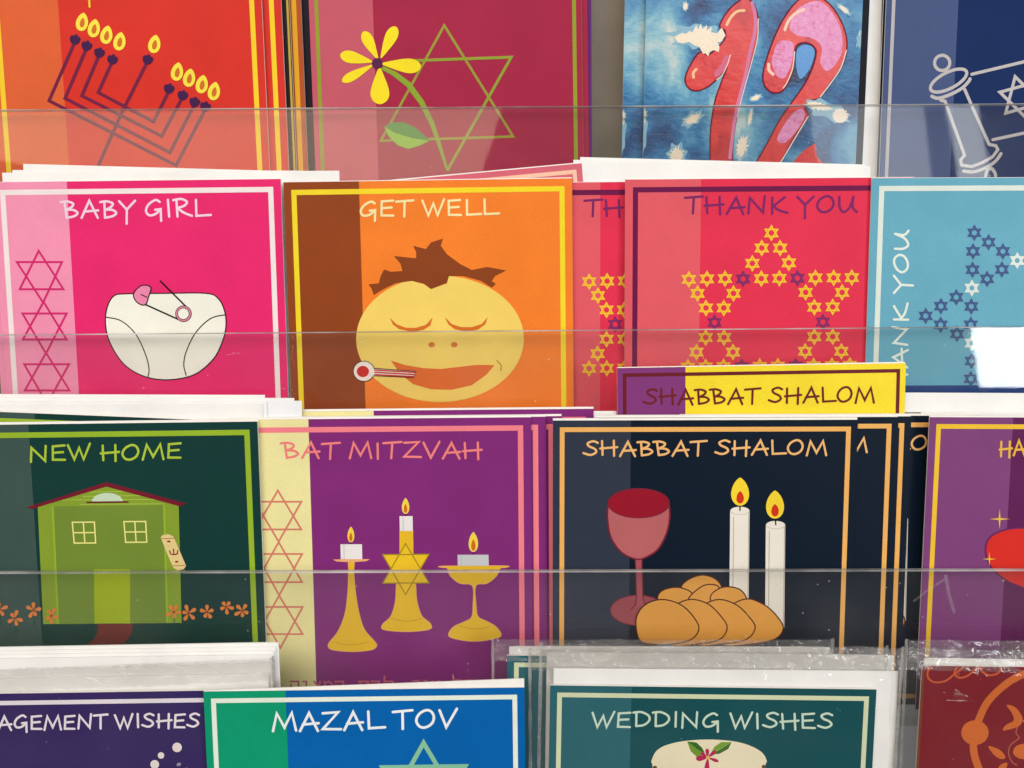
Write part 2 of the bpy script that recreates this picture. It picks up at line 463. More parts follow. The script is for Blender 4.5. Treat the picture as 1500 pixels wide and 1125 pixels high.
def sleeve(row, off, tl, tr, label, thick=2.6, seed=1, flap=True, ridges=5, group='clear cellophane sleeves'):
    """flat cellophane bag: crinkled front and back sheets closed along the sides, with a folded top flap"""
    off /= 1000.0
    a, b = hit(row, off, *tl), hit(row, off, *tr)
    ex = (b - a).normalized(); ez = ex.cross(-NN); ez = ez if ez.dot(EY) > 0 else -ez
    low = min(uv(row, a)[1], uv(row, b)[1]); h = (low - SHELF[row] - .0006) / ez.dot(EY); W = (b - a).length
    root = tag(empty('cellophane_sleeve', a - ez * h, Matrix((ex, -NN, ez)).transposed()), label, 'sleeve', group)
    rnd = random.Random(seed)
    ph = [(rnd.uniform(0, 6), rnd.uniform(60, 260), rnd.uniform(-200, 200), rnd.uniform(.3, 1)) for _ in range(5)]
    def wob(x, z): return sum(k * math.sin(p + x * fx + z * fz) for p, fx, fz, k in ph) * .00016
    rid = []
    for _ in range(ridges):
        rid.append((rnd.uniform(0.05, .95) * W, h - rnd.uniform(.004, .06), rnd.uniform(.9, 2.3), rnd.uniform(.008, .026), rnd.uniform(.0009, .002), rnd.uniform(.0003, .0006)))
    for _ in range(ridges * 2):     # small puckers at the top corners
        cx_ = rnd.choice((.012, W - .012)) + rnd.uniform(-.01, .01)
        rid.append((cx_, h - rnd.uniform(.003, .012), rnd.uniform(0, 3.1), rnd.uniform(.002, .006), rnd.uniform(.0006, .0012), rnd.uniform(.0002, .0005)))
    def ridge(x, z):
        y = 0
        for x0, z0, a, ln, wd_, A in rid:
            dx, dz = x - x0, z - z0; al = dx * math.cos(a) + dz * math.sin(a); ac = -dx * math.sin(a) + dz * math.cos(a)
            if abs(al) < 2 * ln and abs(ac) < 3 * wd_: y += A * math.exp(-(ac / wd_) ** 2 - (al / ln) ** 4)
        return y
    T = thick / 1000
    for nm, s in (('front_sheet', 0), ('back_sheet', 1)):
        nx, nz = (44, 30) if s else (150, 110)
        V, Fc = [], []
        for j in range(nz + 1):
            for i in range(nx + 1):
                x, z = W * i / nx, h * j / nz
                e = min(1.0, min(i, nx - i) / nx * 15) * min(1.0, (nz - j) / nz * 10)
                y = T / 2 + (T / 2 * e + .00012) * (1 if s else -1) + wob(x, z) * (.35 + e) - (0 if s else ridge(x, z))
                V.append(Vector((x, y, z)))
        for j in range(nz):
            for i in range(nx):
                k = j * (nx + 1) + i; q = (k, k + 1, k + nx + 2, k + nx + 1); Fc.append(q if not s else q[::-1])
        link(nm, V, Fc, CELLO, root, smooth=True)
    V, Fc = [], []; fh = .0085 if flap else .002; n = 70; mrows = 5      # crinkled flap folded over at the top
    for j in range(mrows + 1):
        for i in range(n + 1):
            x, z = W * (.006 + .988 * i / n), h - .0004 - fh * j / mrows
            y = T / 2 + (-.0003 - .0010 * j / mrows) + rnd.uniform(-.00012, .00012) + wob(x, z)
            V.append(Vector((x, y, z + rnd.uniform(-.0003, .0003))))
    for j in range(mrows):
        for i in range(n):
            k = j * (n + 1) + i; Fc.append((k, k + n + 1, k + n + 2, k + 1))
    link('flap', V, Fc, CELLO_FLAP, root, smooth=True)
    for x in (0, W):     # welded side seams
        V, Fc = [], []
        n = 24
        for j in range(n + 1):
            z = h * j / n; yw = T / 2 + wob(x, z) * .35; wdt = .0005 + .0003 * rnd.random()
            V += [Vector((x - wdt, yw, z)), Vector((x, yw - .0004, z)), Vector((x + wdt, yw, z)), Vector((x, yw + .0004, z))]
        for j in range(n):
            for k in range(4):
                p, q = 4 * j + k, 4 * j + (k + 1) % 4; Fc.append((p, q, q + 4, p + 4))
        Fc += [(3, 2, 1, 0), (4 * n, 4 * n + 1, 4 * n + 2, 4 * n + 3)]
        link('side_seam', V, Fc, CELLO_SEAM, root)
    return root

# ------------------------------------------------------------------ the rack
XL, XR = -0.42, 0.42
rack = tag(empty('card_rack', pt(4, 0, SHELF[4] - .02, 0)), 'clear acrylic tiered rack holding all the greeting cards', 'rack')
rmw = rack.matrix_world.inverted()
def rpart(name, row, u0, u1, v0, v1, o0, o1, mats, idx=None, v1r=None):
    V = []
    for q in boxv(u0, u1, o0, o1, v0, v1):
        v = q.z
        if v1r is not None and q.z == v1 and q.x == u1: v = v1r
        V.append(rmw @ pt(row, q.x, v, q.y))
    return link(name, V, BOXF, mats, rack, idx)
SCRATCH = clear_mat('scratch', (.97, .97, .96, 1), .2, .9, .12, .5, 900)
rs = random.Random(5)
SCUFFS = {3: [([(1338, 881), (1360, 864), (1383, 849)], 3.2), ([(1385, 842), (1390, 870), (1398, 898)], 5.0)],
          2: [([(331, 520), (352, 517)], 1.2)], 1: [([(700, 196), (704, 212)], .7)]}
for y_ in range(492, 600, 7):
    if rs.random() < .7: x_ = 428 + (y_ - 490) * .03 + rs.uniform(-2, 2); SCUFFS[2].append(([(x_, y_), (x_ + rs.uniform(-1, 1), y_ + rs.uniform(2, 6))], rs.uniform(.8, 2)))
for r in ROWS:
    (xa, ya), (xb, yb) = PANEL_TOP[r]
    o0, o1 = -.0062, -.0031
    a, b = uv(r, hit(r, o0, xa, ya)), uv(r, hit(r, o0, xb, yb))
    s = (b[1] - a[1]) / (b[0] - a[0])
    ch, th = .0005, o1 - o0
    V, Fc, ix = [], [], []
    for u in (XL, XR):
        t_ = a[1] + s * (u - a[0]); b_ = SHELF[r] - .003
        for o_, v_ in ((o0, b_), (o0, t_ - ch), (o0 + ch, t_), (o1 - ch, t_), (o1, t_ - ch), (o1, b_)):
            V.append(rmw @ pt(r, u, v_, o_))
    for k in range(6):
        k2 = (k + 1) % 6; Fc.append((k, k + 6, k2 + 6, k2)); ix.append({0: 0, 1: 2, 2: 1, 3: 2, 4: 0, 5: 1}[k])
    Fc += [(0, 1, 2, 3, 4, 5), (11, 10, 9, 8, 7, 6)]; ix += [1, 1]
    pnl = link('front_panel', V, Fc, [ACRYL, ACRYL_EDGE, ACRYL_CHAMFER], rack, ix)
    for line_, w_ in SCUFFS.get(r, []):      # rubbed scratches on the face of the pane
        q = [uv(r, hit(r, o0 - .00005, *p))[:2] for p in line_]
        Vs, Fs = [], []
        for poly in stroke_faces(q, w_ * .00029, cap=False):
            k = len(Vs); Vs += [rmw @ pt(r, x_, y_, o0 - .00005) for x_, y_ in poly]; Fs.append(tuple(range(k, k + len(poly))))
        link('scratch', Vs, Fs, SCRATCH, pnl)
    rpart('shelf', r, XL, XR, SHELF[r] - .003, SHELF[r], o1 + .0001, .0175, [ACRYL, ACRYL_EDGE], [1, 1, 1, 1, 0, 0])
    rpart('back_panel', r, XL, XR, SHELF[r] - .003, SHELF[r] + (.15 if r == 1 else .05), .0176, .0196, WALL)

# ------------------------------------------------------------------ row 1
c = Card(1, 0, (-24, -52), (380, -60), (214, 48, 36), 'red Hanukkah card with tilted purple menorah, front of the top-left stack', (222, 98, 52), border=(255, 208, 44), rot=1.0)
z = Z(0, 0, .3)
men = c.line('menorah_print', [[(366, 205), (240, 492), (860, 808), (1005, 530)], [(423, 235), (318, 480), (830, 745), (950, 510)],
      [(485, 268), (400, 468), (790, 665), (890, 478)], [(549, 300), (480, 452), (750, 595), (825, 445)], [(721, 300), (600, 540), (480, 810), (400, 990)]], 4.8, (112, 28, 66), 3, z, cap=False)
cups = [(366, 198), (423, 228), (485, 262), (549, 295), (721, 295), (825, 437), (892, 470), (950, 503), (1002, 525)]
for x, y in cups:
    p = ell(0, 0, 27, 33, 0, 14, 0, 180); p = [(a, b - 12) for a, b in p] + [(-20, -22), (-8, -22), (-7, -30), (7, -30), (8, -22), (20, -22)]
    cs, sn = math.cos(R(14)), math.sin(R(14))
    c.fill('cup', [[(x + a * cs - b * sn, y + a * sn + b * cs) for a, b in p]], (62, 22, 74), 4, z, parent=men)
for x, y in [(402, 107), (460, 138), (521, 170), (585, 202), (755, 215), (866, 350), (925, 380), (987, 411), (1046, 445)]:
    f = c.fill('flame', [tear(x, y, 60, 90, 10, .4)], (255, 226, 72), 4, z, parent=men)
    c.fill('flame_core', [tear(x + 1, y + 4, 24, 48, 10, .4)], (206, 112, 34), 5, z, parent=f)
c.line('lettering', [[(428, -40), (436, 0), (438, 33)]], 3, (255, 208, 44), 3, z)
# the stack behind it
c.copy(2.0, 27, 'second red Hanukkah card, right edge showing behind the front menorah card')
Card(1, 3.6, (20, -52), (421, -58), (28, 18, 22), 'black-edged card third in the top-left stack', border=(196, 164, 60), inset=.4, bw=1.0, rot=.9)
Card(1, 5.2, (36, -52), (438, -58), (178, 80, 36), 'brownish orange card with gold border fourth in the top-left stack', border=(224, 164, 36), inset=2.2, rot=.9)
Card(1, 7.0, (60, -52), (470, -58), (26, 20, 36), 'near-black navy card rearmost in the top-left stack', rot=1.0)

c = Card(1, 0, (450, -52), (851, -58), (164, 34, 68), 'magenta card with yellow flower growing out of a green star outline', (196, 88, 104), .235, (146, 156, 44), rot=.8, inset=2.6, bw=1.8, sides='LRT')
z = Z(380, 0, .34667)
st = c.line('star_print', [[(781, 108), (1072, 577), (513, 595)]], 3.7, (152, 150, 52), 3, z, closed=True)
c.line('star_side', [[(640, 257), (1064, 242), (793, 722)]], 4.2, (146, 156, 50), 4, z, cap=False, parent=st)
fl = c.fill('stem', [[(512, 292), (560, 318), (620, 365), (676, 440), (722, 530), (755, 620), (790, 722), (800, 722), (768, 610), (738, 515), (694, 425), (640, 350), (580, 305), (525, 280)]], (138, 164, 48), 5, z)
for b, t, wd in [((515, 243), (577, 113), 52), ((500, 250), (440, 134), 48), ((478, 262), (342, 232), 52), ((480, 275), (350, 345), 40), ((508, 290), (510, 441), 80), ((520, 270), (683, 283), 62)]:
    c.fill('petal', [petal(b, t, wd)], (254, 222, 36), 6, z, parent=fl)
c.fill('flower_centre', [ell(498, 269, 23, 23)], (88, 28, 72), 7, z, parent=fl)
lf = c.fill('leaf', [[(528, 535), (545, 575), (585, 615), (630, 630), (680, 615), (718, 595), (640, 582), (570, 560)]], (142, 190, 62), 6, z)
c.fill('leaf_shade', [[(528, 533), (565, 518), (610, 517), (660, 540), (700, 575), (720, 594), (645, 584), (575, 562)]], (78, 144, 62), 7, z, parent=lf)
c.line('leaf_stalk', [[(715, 592), (748, 584)]], 2, (142, 170, 62), 6, z, parent=lf)
c.copy(1.6, 9, 'second magenta flower card, thin right edge behind the front one')
Card(1, 4.2, (466, -52), (866, -58), (104, 44, 118), 'purple card with pink border showing right of the magenta flower card', border=(246, 140, 148), inset=2.4, bw=1.9, rot=.35)

# the birthday card: watercolour sky, balloon numerals
def foil_bump(N, L, tc, P, strength):
    b = N.new('ShaderNodeBump'); b.inputs['Strength'].default_value = strength; b.inputs['Distance'].default_value = .0006
    n2 = N.new('ShaderNodeTexNoise'); n2.inputs['Scale'].default_value = 300; n2.inputs['Detail'].default_value = 3; n2.inputs['Distortion'].default_value = .8
    mp2 = N.new('ShaderNodeMapping'); mp2.inputs['Scale'].default_value = (.75, 1, 1.25); mp2.inputs['Rotation'].default_value = (0, R(25), 0)
    L.new(tc.outputs['Object'], mp2.inputs[0]); L.new(mp2.outputs[0], n2.inputs['Vector'])
    L.new(n2.outputs[0], b.inputs['Height']); L.new(b.outputs[0], P.inputs['Normal'])
def ramp_mat(name, stops, scale, detail, dist, rough=.24, bump=.3, loc=(.31, 0, .12)):
    m = bpy.data.materials.new(name)
    nt, N, L, P, O = nodes(m)
    tc = N.new('ShaderNodeTexCoord')
    n = N.new('ShaderNodeTexNoise'); n.inputs['Scale'].default_value = scale; n.inputs['Detail'].default_value = detail
    n.inputs['Distortion'].default_value = dist; n.inputs['Roughness'].default_value = .58
    mp = N.new('ShaderNodeMapping'); mp.inputs['Location'].default_value = loc; mp.inputs['Rotation'].default_value = (0, R(-35), 0); mp.inputs['Scale'].default_value = (1, 1, .75)
    L.new(tc.outputs['Object'], mp.inputs[0]); L.new(mp.outputs[0], n.inputs['Vector'])
    cr = N.new('ShaderNodeValToRGB'); e = cr.color_ramp.elements
    e[0].position, e[0].color = stops[0][0], rgb(stops[0][1]); e[1].position, e[1].color = stops[-1][0], rgb(stops[-1][1])
    for p, cc in stops[1:-1]: x = e.new(p); x.color = rgb(cc)
    L.new(n.outputs[0], cr.inputs[0]); L.new(cr.outputs[0], P.inputs['Base Color'])
    P.inputs['Roughness'].default_value = rough; P.inputs['Specular IOR Level'].default_value = .4
    foil_bump(N, L, tc, P, bump)
    return m
def water_mat():
    return ramp_mat('watercolour', [(.36, (12, 34, 78)), (.44, (22, 78, 130)), (.52, (44, 118, 166)), (.60, (92, 156, 186)), (.66, (140, 186, 196)), (.74, (222, 216, 200))], 30, 8, .3)
def gl(col): return mat(col, .26, .4, .12, .4)
PINKFOIL = ramp_mat('pink_foil', [(.30, (208, 96, 132)), (.42, (218, 128, 176)), (.62, (224, 146, 192))], 500, 5, .6, .2, .3, loc=(.011, .013, 0))
REDFOIL = ramp_mat('red_foil', [(.32, (186, 34, 40)), (.46, (214, 50, 46)), (.70, (222, 68, 60))], 90, 4, .6, .2, .14, loc=(.011, .013, 0))
def jag(cx, cy, rx, ry, rot, seed, n=26, spike=.55):
    """frayed splash outline"""
    rn = random.Random(seed); out = []
    for i in range(n):
        a = 2 * math.pi * i / n; k = (1 + rn.uniform(0, spike)) if i % 2 else (1 - rn.uniform(.1, spike * .75))
        x, y = rx * k * math.cos(a), ry * k * math.sin(a); c_, s_ = math.cos(R(rot)), math.sin(R(rot))
        out.append((cx + x * c_ - y * s_, cy + x * s_ + y * c_))
    return out
WATER = water_mat()
DARKEDGE = mat((22, 24, 34))
c = Card(1, 0, (948, -60), (1267, -68), (60, 120, 170), 'glossy blue watercolour birthday card with red balloon numerals 12', rot=-.9, gloss=WATER)
z = Z(990, 0, .23108)
one = [(430, -10), (340, 60), (280, 160), (312, 195), (312, 245), (268, 300), (205, 350), (150, 335), (90, 420), (60, 500), (80, 555), (130, 575), (200, 550), (270, 490), (325, 425), (290, 520), (255, 620), (235, 720), (220, 850), (218, 1040), (205, 1250), (375, 1250), (372, 1080), (356, 990), (365, 860), (385, 740), (410, 640), (440, 520), (480, 380), (510, 260), (522, 140), (500, 45), (465, 0)]
two = [(870, -24), (780, 0), (690, 110), (625, 240), (575, 380), (553, 480), (568, 550), (620, 587), (680, 570), (730, 480), (748, 380), (757, 300), (800, 270), (860, 283), (890, 330), (870, 420), (820, 530), (750, 630), (660, 760), (580, 910), (510, 1035), (430, 1200), (560, 1250), (640, 1080), (700, 955), (760, 850), (836, 740), (818, 690), (832, 640), (910, 618), (980, 520), (1050, 420), (1082, 310), (1070, 200), (1020, 90), (950, 8)]
d1 = c.fill('numeral_one', [one], (206, 44, 40), 4, z, True, m=REDFOIL)
c.line('outline', [one], 3.0, (40, 20, 50), 3, z, True, True, parent=d1)
c.line('dark_rim', [one], 1.6, (140, 22, 36), 4.4, z, True, True, parent=d1)
c.line('pink_sheen', [[(482, 20), (502, 95), (500, 200), (470, 330), (440, 480), (402, 620), (368, 790), (342, 1000)]], 5, (212, 128, 168), 5, z, True, parent=d1)
c.line('pink_sheen', [[(260, 470), (300, 420), (322, 370)]], 9, (214, 110, 140), 5, z, True, parent=d1)
for q in ([(322, 158), (352, 105), (392, 72), (432, 68)], [(112, 490), (110, 462), (128, 440)]): c.line('highlight', [q], 4, (246, 196, 150), 6, z, True, parent=d1)
c.line('white_rim', [[(345, 350), (322, 420), (290, 480), (258, 505)], [(522, 120), (515, 250), (470, 430), (420, 610), (388, 740)]], 1.3, (240, 226, 214), 6, z, True, parent=d1)
d2 = c.fill('numeral_two', [two], (200, 44, 46), 4, z, True, m=REDFOIL)
c.line('outline', [two], 3.0, (40, 20, 50), 3, z, True, True, parent=d2)
c.line('dark_rim', [two], 1.6, (140, 22, 36), 4.4, z, True, True, parent=d2)
c.fill('pink_sheen', [[(850, 14), (920, 14), (990, 80), (1042, 180), (1056, 300), (1025, 390), (960, 450), (915, 400), (925, 310), (895, 262), (840, 236), (770, 225), (720, 175), (760, 70)],
      [(655, 262), (742, 275), (735, 390), (690, 490), (640, 482), (608, 400), (625, 320)], [(785, 690), (818, 730), (768, 825), (690, 905), (640, 880), (715, 750)]], (218, 128, 178), 5, z, True, parent=d2, m=PINKFOIL)
for q in ([(690, 190), (715, 130), (760, 85), (810, 62)], [(588, 408), (590, 445), (615, 472)]): c.line('highlight', [q], 4.4, (248, 206, 186), 6, z, True, parent=d2)
c.line('white_rim', [[(752, 330), (738, 440), (700, 530), (678, 560)], [(1080, 320), (1045, 430), (975, 535), (915, 615)], [(838, 740), (770, 850), (705, 960), (660, 1035)]], 1.5, (240, 228, 216), 6, z, True, parent=d2)
c.fill('blue_hollow', [[(780, 300), (830, 285), (875, 310), (870, 380), (840, 450), (790, 500), (765, 440), (762, 350)]], (84, 146, 206), 2, z, True, m=gl((84, 146, 206)))
c.fill('red_drop', [[(745, 1040), (800, 965), (845, 930), (885, 918), (893, 985), (935, 1040), (960, 1120), (800, 1140)]], (196, 48, 56), 4, z, True, m=REDFOIL)
CRM = gl((238, 222, 196))
WASH = gl((128, 176, 196))
c.fill('wash', [jag(150, 235, 175, 80, 6, 81, 18, .35)], (128, 176, 196), 2.4, z, True, m=WASH)
c.fill('splash', [[(-12, 236), (40, 208), (62, 216), (88, 196), (104, 206), (128, 160), (142, 188), (158, 148), (168, 186), (196, 158), (196, 196), (228, 168), (222, 206), (262, 212), (290, 175), (314, 225), (290, 262), (262, 270), (276, 296), (272, 330), (240, 318), (215, 330), (205, 358), (186, 338), (172, 342), (150, 300), (112, 288), (84, 266), (44, 276), (10, 268)]], (238, 222, 196), 5, z, m=CRM)
for k, (x, y_, a, b_, ro) in enumerate([(105, 755, 52, 26, -32), (5, 985, 42, 52, 10), (1168, 245, 16, 42, 10), (470, 745, 12, 46, 10), (505, 620, 30, 14, -20), (-208, 850, 16, 90, 4), (-205, 720, 18, 22, 4), (1065, 60, 40, 12, 40), (60, 40, 14, 22, 0), (420, 930, 30, 70, 15)]):
    sp = c.fill('wash', [jag(x, y_, a * 1.5, b_ * 1.5, ro, k + 40, 14, .3)], (128, 176, 196), 2.5, z, True, m=WASH)
    c.fill('splash', [jag(x, y_, a, b_, ro, k + 3, 30, .5)], (214, 210, 196), 3, z, m=CRM, parent=sp)
c.fill('wash', [jag(960, 700, 150, 52, 20, 71, 16, .3)], (150, 190, 204), 5.4, z, True, m=WASH)
c.fill('splash', [jag(900, 672, 84, 24, 14, 72, 30, .5)], (236, 220, 190), 5.8, z, m=CRM)
c.fill('splash', [jag(1040, 735, 50, 46, 0, 73, 26, .22)], (236, 220, 190), 6.2, z, m=CRM)
c.fill('splash', [ell(1040, 735, 44, 44, 0, 24)], (244, 226, 204), 7, z, m=gl((246, 226, 206)))
c.copy(3.2, -30, 'second watercolour birthday card peeking out left of the 12 card')
Card(1, 1.6, (955, -60), (1277, -68), (24, 26, 36), 'dark card whose black right edge shows beside the 12 card', rot=-.9)
envelope(1, 6, (1000, -40), (1293, -44), 'white envelope standing behind the 12 card, right edge showing', group='white envelopes kept behind the cards')

c = Card(1, .5, (1301, -58), (1706, -68), (10, 40, 90), 'navy card with silver scroll drawing at the top right', (70, 86, 128), .262, (186, 182, 182), rot=-.55, inset=2.6, bw=1.6)
z = Z(1290, 60, .19553)
S_ = (192, 187, 186)
sc_ = c.line('scroll_print', [[(450, 445), (482, 452), (628, 858), (598, 890), (606, 930), (680, 942), (760, 912), (838, 868), (877, 815), (862, 785), (812, 775), (690, 505), (628, 362)],], 4.5, S_, 3, z)
c.line('roller_end', [ell(460, 165, 57, 57, 0, 30), ell(508, 297, 150, 60, -27, 40)], 4.6, S_, 3, z, closed=True, parent=sc_)
c.line('roller_edge', [[(382, 415), (430, 430), (520, 402), (605, 356), (655, 308), (668, 285)], [(620, 975), (700, 980), (790, 948), (860, 900), (900, 845)], [(785, 1010), (798, 970), (825, 955), (850, 980), (860, 1010)]], 4.8, S_, 4, z, True, parent=sc_)
for q in ([(682, 250), (1074, 156), (1500, 60)], [(840, 740), (1074, 690), (1500, 600)]): c.line('parchment_edge', [q], 4.5, S_, 3, z, parent=sc_)
c.line('star_print', list(hexa(1050, 425, 163, -15.5)), 4.4, S_, 3, z, closed=True)
Card(1, 2.4, (1297, -58), (1700, -68), (14, 26, 52), 'second navy card, dark left edge behind the scroll card', rot=-.55)

# ------------------------------------------------------------------ row 2
c = Card(2, .4, (-12, 267), (411, 263), (233, 42, 112), 'pink BABY GIRL card with white nappy and safety pin', (244, 150, 182), .26, (255, 232, 230), rot=.3, rear=(.2, .1))
c.text('BABY GIRL', (93, 320), (306, 316), 24, (252, 216, 232))
z = Z(0, 220, .35545)
bs = [[(160, 415), (262, 573), (82, 573)], [(70, 461), (256, 461), (178, 628)], [(180, 625), (275, 780), (95, 780)], [(93, 673), (275, 673), (190, 838)], [(190, 835), (287, 990), (103, 990)], [(100, 882), (285, 882), (195, 1045)]]
for i in range(3):
    c.line('star_print', bs[2 * i:2 * i + 2], 3.0, (214, 38, 112), 3, z, closed=True)
ol = [(470, 601), (520, 592), (680, 590), (850, 590), (900, 612), (925, 660), (932, 720), (918, 785), (880, 860), (800, 925), (690, 946), (590, 930), (510, 880), (455, 795), (436, 720), (442, 650)]
d = c.fill('nappy_print', [ol], (250, 246, 230), 4, z, True)
c.line('outline', [ol], 1.7, (30, 16, 20), 5, z, True, True, parent=d)
c.line('leg_seam', [[(436, 688), (500, 703), (560, 758), (600, 840), (615, 900), (610, 936)], [(930, 678), (870, 693), (810, 748), (772, 820), (758, 880), (768, 928)]], 1.6, (30, 16, 20), 6, z, True, parent=d)
p = c.line('safety_pin', [[(598, 635), (735, 697)], [(662, 540), (768, 645)]], 2.4, (26, 14, 18), 6, z)
c.fill('pin_coil', [ell(757, 674, 34, 34)], (26, 14, 18), 7, z, parent=p)
c.fill('pin_coil', [ell(757, 674, 31, 31)], (226, 140, 160), 8, z, parent=p)
c.fill('pin_coil', [ell(757, 674, 25, 25)], (26, 14, 18), 9, z, parent=p)
c.fill('pin_coil', [ell(757, 674, 22, 22)], (250, 246, 230), 10, z, parent=p)
hd = [(558, 580), (588, 557), (622, 565), (614, 602), (600, 637), (570, 630), (552, 604)]
c.fill('pin_head', [hd], (238, 138, 176), 7, z, True, parent=p)
c.line('outline', [hd], 1.6, (26, 14, 18), 8, z, True, True, parent=p)
c.line('outline', [[(583, 595), (607, 606)]], 1.5, (26, 14, 18), 9, z, parent=p)
c.copy(1.8, -10, 'second pink nappy card, left edge showing behind the BABY GIRL card', dy=0, rot=.4)

c = Card(2, 1.4, (415, 267), (838, 262), (248, 130, 44), 'orange GET WELL card with a yellow smiling face holding a thermometer', (146, 68, 28), .262, (255, 218, 44), rot=.45, rear=(.3, .1))
c.text('GET WELL', (527, 317), (728, 315), 22, (250, 232, 168))
z = Z(400, 220, .37338)
h = c.fill('face_print', [ell(655, 740, 329, 248, 0, 64)], (248, 212, 106), 3, z)
hair = [(395, 568), (388, 545), (375, 526), (415, 522), (422, 495), (436, 468), (462, 477), (508, 474), (500, 445), (475, 415), (520, 420), (562, 424), (562, 400), (550, 375), (600, 388), (620, 362), (666, 347), (658, 375), (682, 408), (735, 447), (780, 470), (840, 458), (914, 472), (870, 494), (858, 514), (874, 524), (858, 539), (815, 512), (745, 493), (690, 494), (682, 522), (620, 545), (592, 525), (545, 513), (480, 522), (432, 545)]
c.fill('hair', [hair], (138, 66, 28), 4, z, parent=h)
for e in ([(458, 657), (485, 683), (520, 696), (560, 697), (600, 685), (626, 656), (617, 688), (590, 705), (545, 713), (495, 702), (470, 684)], [(674, 655), (702, 682), (738, 694), (780, 694), (818, 682), (843, 654), (832, 684), (805, 703), (760, 712), (712, 702), (688, 684)]):
    c.fill('closed_eye', [e], (214, 112, 40), 4, z, parent=h)
for x in (622, 711): c.fill('nostril', [ell(x, 763, 13, 10.5, 0, 18)], (214, 120, 52), 4, z, parent=h)
mth = c.fill('mouth', [[(462, 825), (520, 843), (590, 855), (660, 858), (730, 850), (800, 842), (869, 843), (838, 880), (780, 922), (700, 940), (620, 938), (550, 918), (500, 880)]], (226, 110, 42), 4, z, parent=h)
c.line('cheek_line', [[(878, 825), (894, 844), (893, 865)]], 1.3, (160, 110, 40), 4, z, True, parent=h)
t = c.fill('thermometer_print', [[(385, 853), (563, 866), (552, 894), (385, 886)]], (70, 36, 30), 6, z)
c.fill('bulb', [ell(357, 867, 43, 41)], (70, 36, 30), 7, z, parent=t)
c.fill('glass_tube', [[(385, 857), (560, 869), (551, 890), (385, 883)]], (246, 226, 214), 8, z, parent=t)
c.fill('bulb', [ell(357, 867, 40, 38)], (248, 232, 222), 9, z, parent=t)
c.line('mercury', [[(398, 862), (562, 872)], [(398, 871), (556, 880)], [(398, 880), (552, 888)]], 2.0, (196, 52, 44), 10, z, cap=False, parent=t)
c.fill('bulb', [ell(353, 868, 24, 22)], (206, 48, 40), 10, z, parent=t)

def thankstars(c, z, R1, W1):
    yl = [(830, 325), (792, 384), (864, 384), (755, 444), (898, 442), (506, 507), (577, 505), (648, 504), (790, 504), (861, 503), (1002, 501), (1074, 501), (1145, 500),
          (540, 562), (681, 562), (964, 558), (1107, 558), (573, 619), (643, 619), (998, 616), (1070, 615), (572, 735), (644, 735), (998, 732), (1070, 732),
          (536, 792), (679, 792), (962, 789), (1104, 789), (502, 851), (572, 850), (642, 849), (784, 848), (855, 847), (995, 846), (1067, 845), (1137, 844), (750, 905), (890, 903)]
    pu = [(719, 505), (932, 502), (607, 676), (1032, 674), (714, 849), (925, 846)]
    c.stars('star_print', yl, R1, W1, (250, 196, 52), 3, z)
    c.stars('star_print', pu, R1, W1, (124, 44, 104), 3, z)
c = Card(2, .6, (916, 263), (1340, 258), (226, 50, 80), 'red THANK YOU card with small yellow stars forming a large star', (226, 92, 102), .262, (108, 18, 72), rot=.1, rear=(.2, .05))
c.text('THANK YOU', (1004, 312), (1254, 311), 23, (122, 38, 102))
thankstars(c, Z(820, 220, .37338), 10.2, 2.4)
c.copy(4.0, -145, 'second red THANK YOU card half hidden between GET WELL and the front one', dy=-2)
c = Card(2, -.9, (1277, 261), (1702, 257), (104, 172, 194), 'light blue THANK YOU card turned sideways at the right edge', None, .26, (222, 234, 222), rot=-.1, rear=(.2, .05))
c.text('THANK YOU', (1326, 602), (1331, 339), 20, (226, 238, 226), wpx=3.5)
z = Z(1180, 220, .37333)
nv = [(662, 324), (718, 361), (774, 397), (657, 397), (655, 469), (770, 468), (712, 505), (591, 577), (531, 612), (471, 650), (650, 613), (530, 685), (648, 685), (594, 721), (707, 793), (651, 827), (764, 827), (648, 897), (760, 897), (703, 925)]
c.stars('star_print', nv, 9.8, 2.6, (66, 88, 138), 3, z)
c.stars('star_print', [(830, 433), (652, 541), (652, 757)], 9.8, 2.8, (224, 232, 224), 3, z)
h565 = c.L((1450, 564))[1]
c.rect('colour_band', 0, c.w, 0, h565, (36, 66, 128), 4)
# envelopes and a card rising behind row 2
envelope(2, 7.6, (34, 240), (470, 252), 'white envelope behind the BABY GIRL card, highest of that stack')
envelope(2, 6.6, (18, 249), (444, 250), 'white envelope behind the BABY GIRL card, middle of that stack')
envelope(2, 5.4, (3, 253), (497, 250), 'white envelope reaching farthest right above the GET WELL card')
Card(2, 4.8, (424, 279), (852, 239), (214, 104, 120), 'salmon pink card tilted behind the GET WELL card', border=(252, 200, 170), inset=2.6, bw=1.8)
envelope(2, 6.2, (850, 230), (1268, 241), 'white envelope behind the red THANK YOU cards, rear one')
envelope(2, 5.2, (840, 234), (1275, 244), 'white envelope behind the red THANK YOU cards, front one')

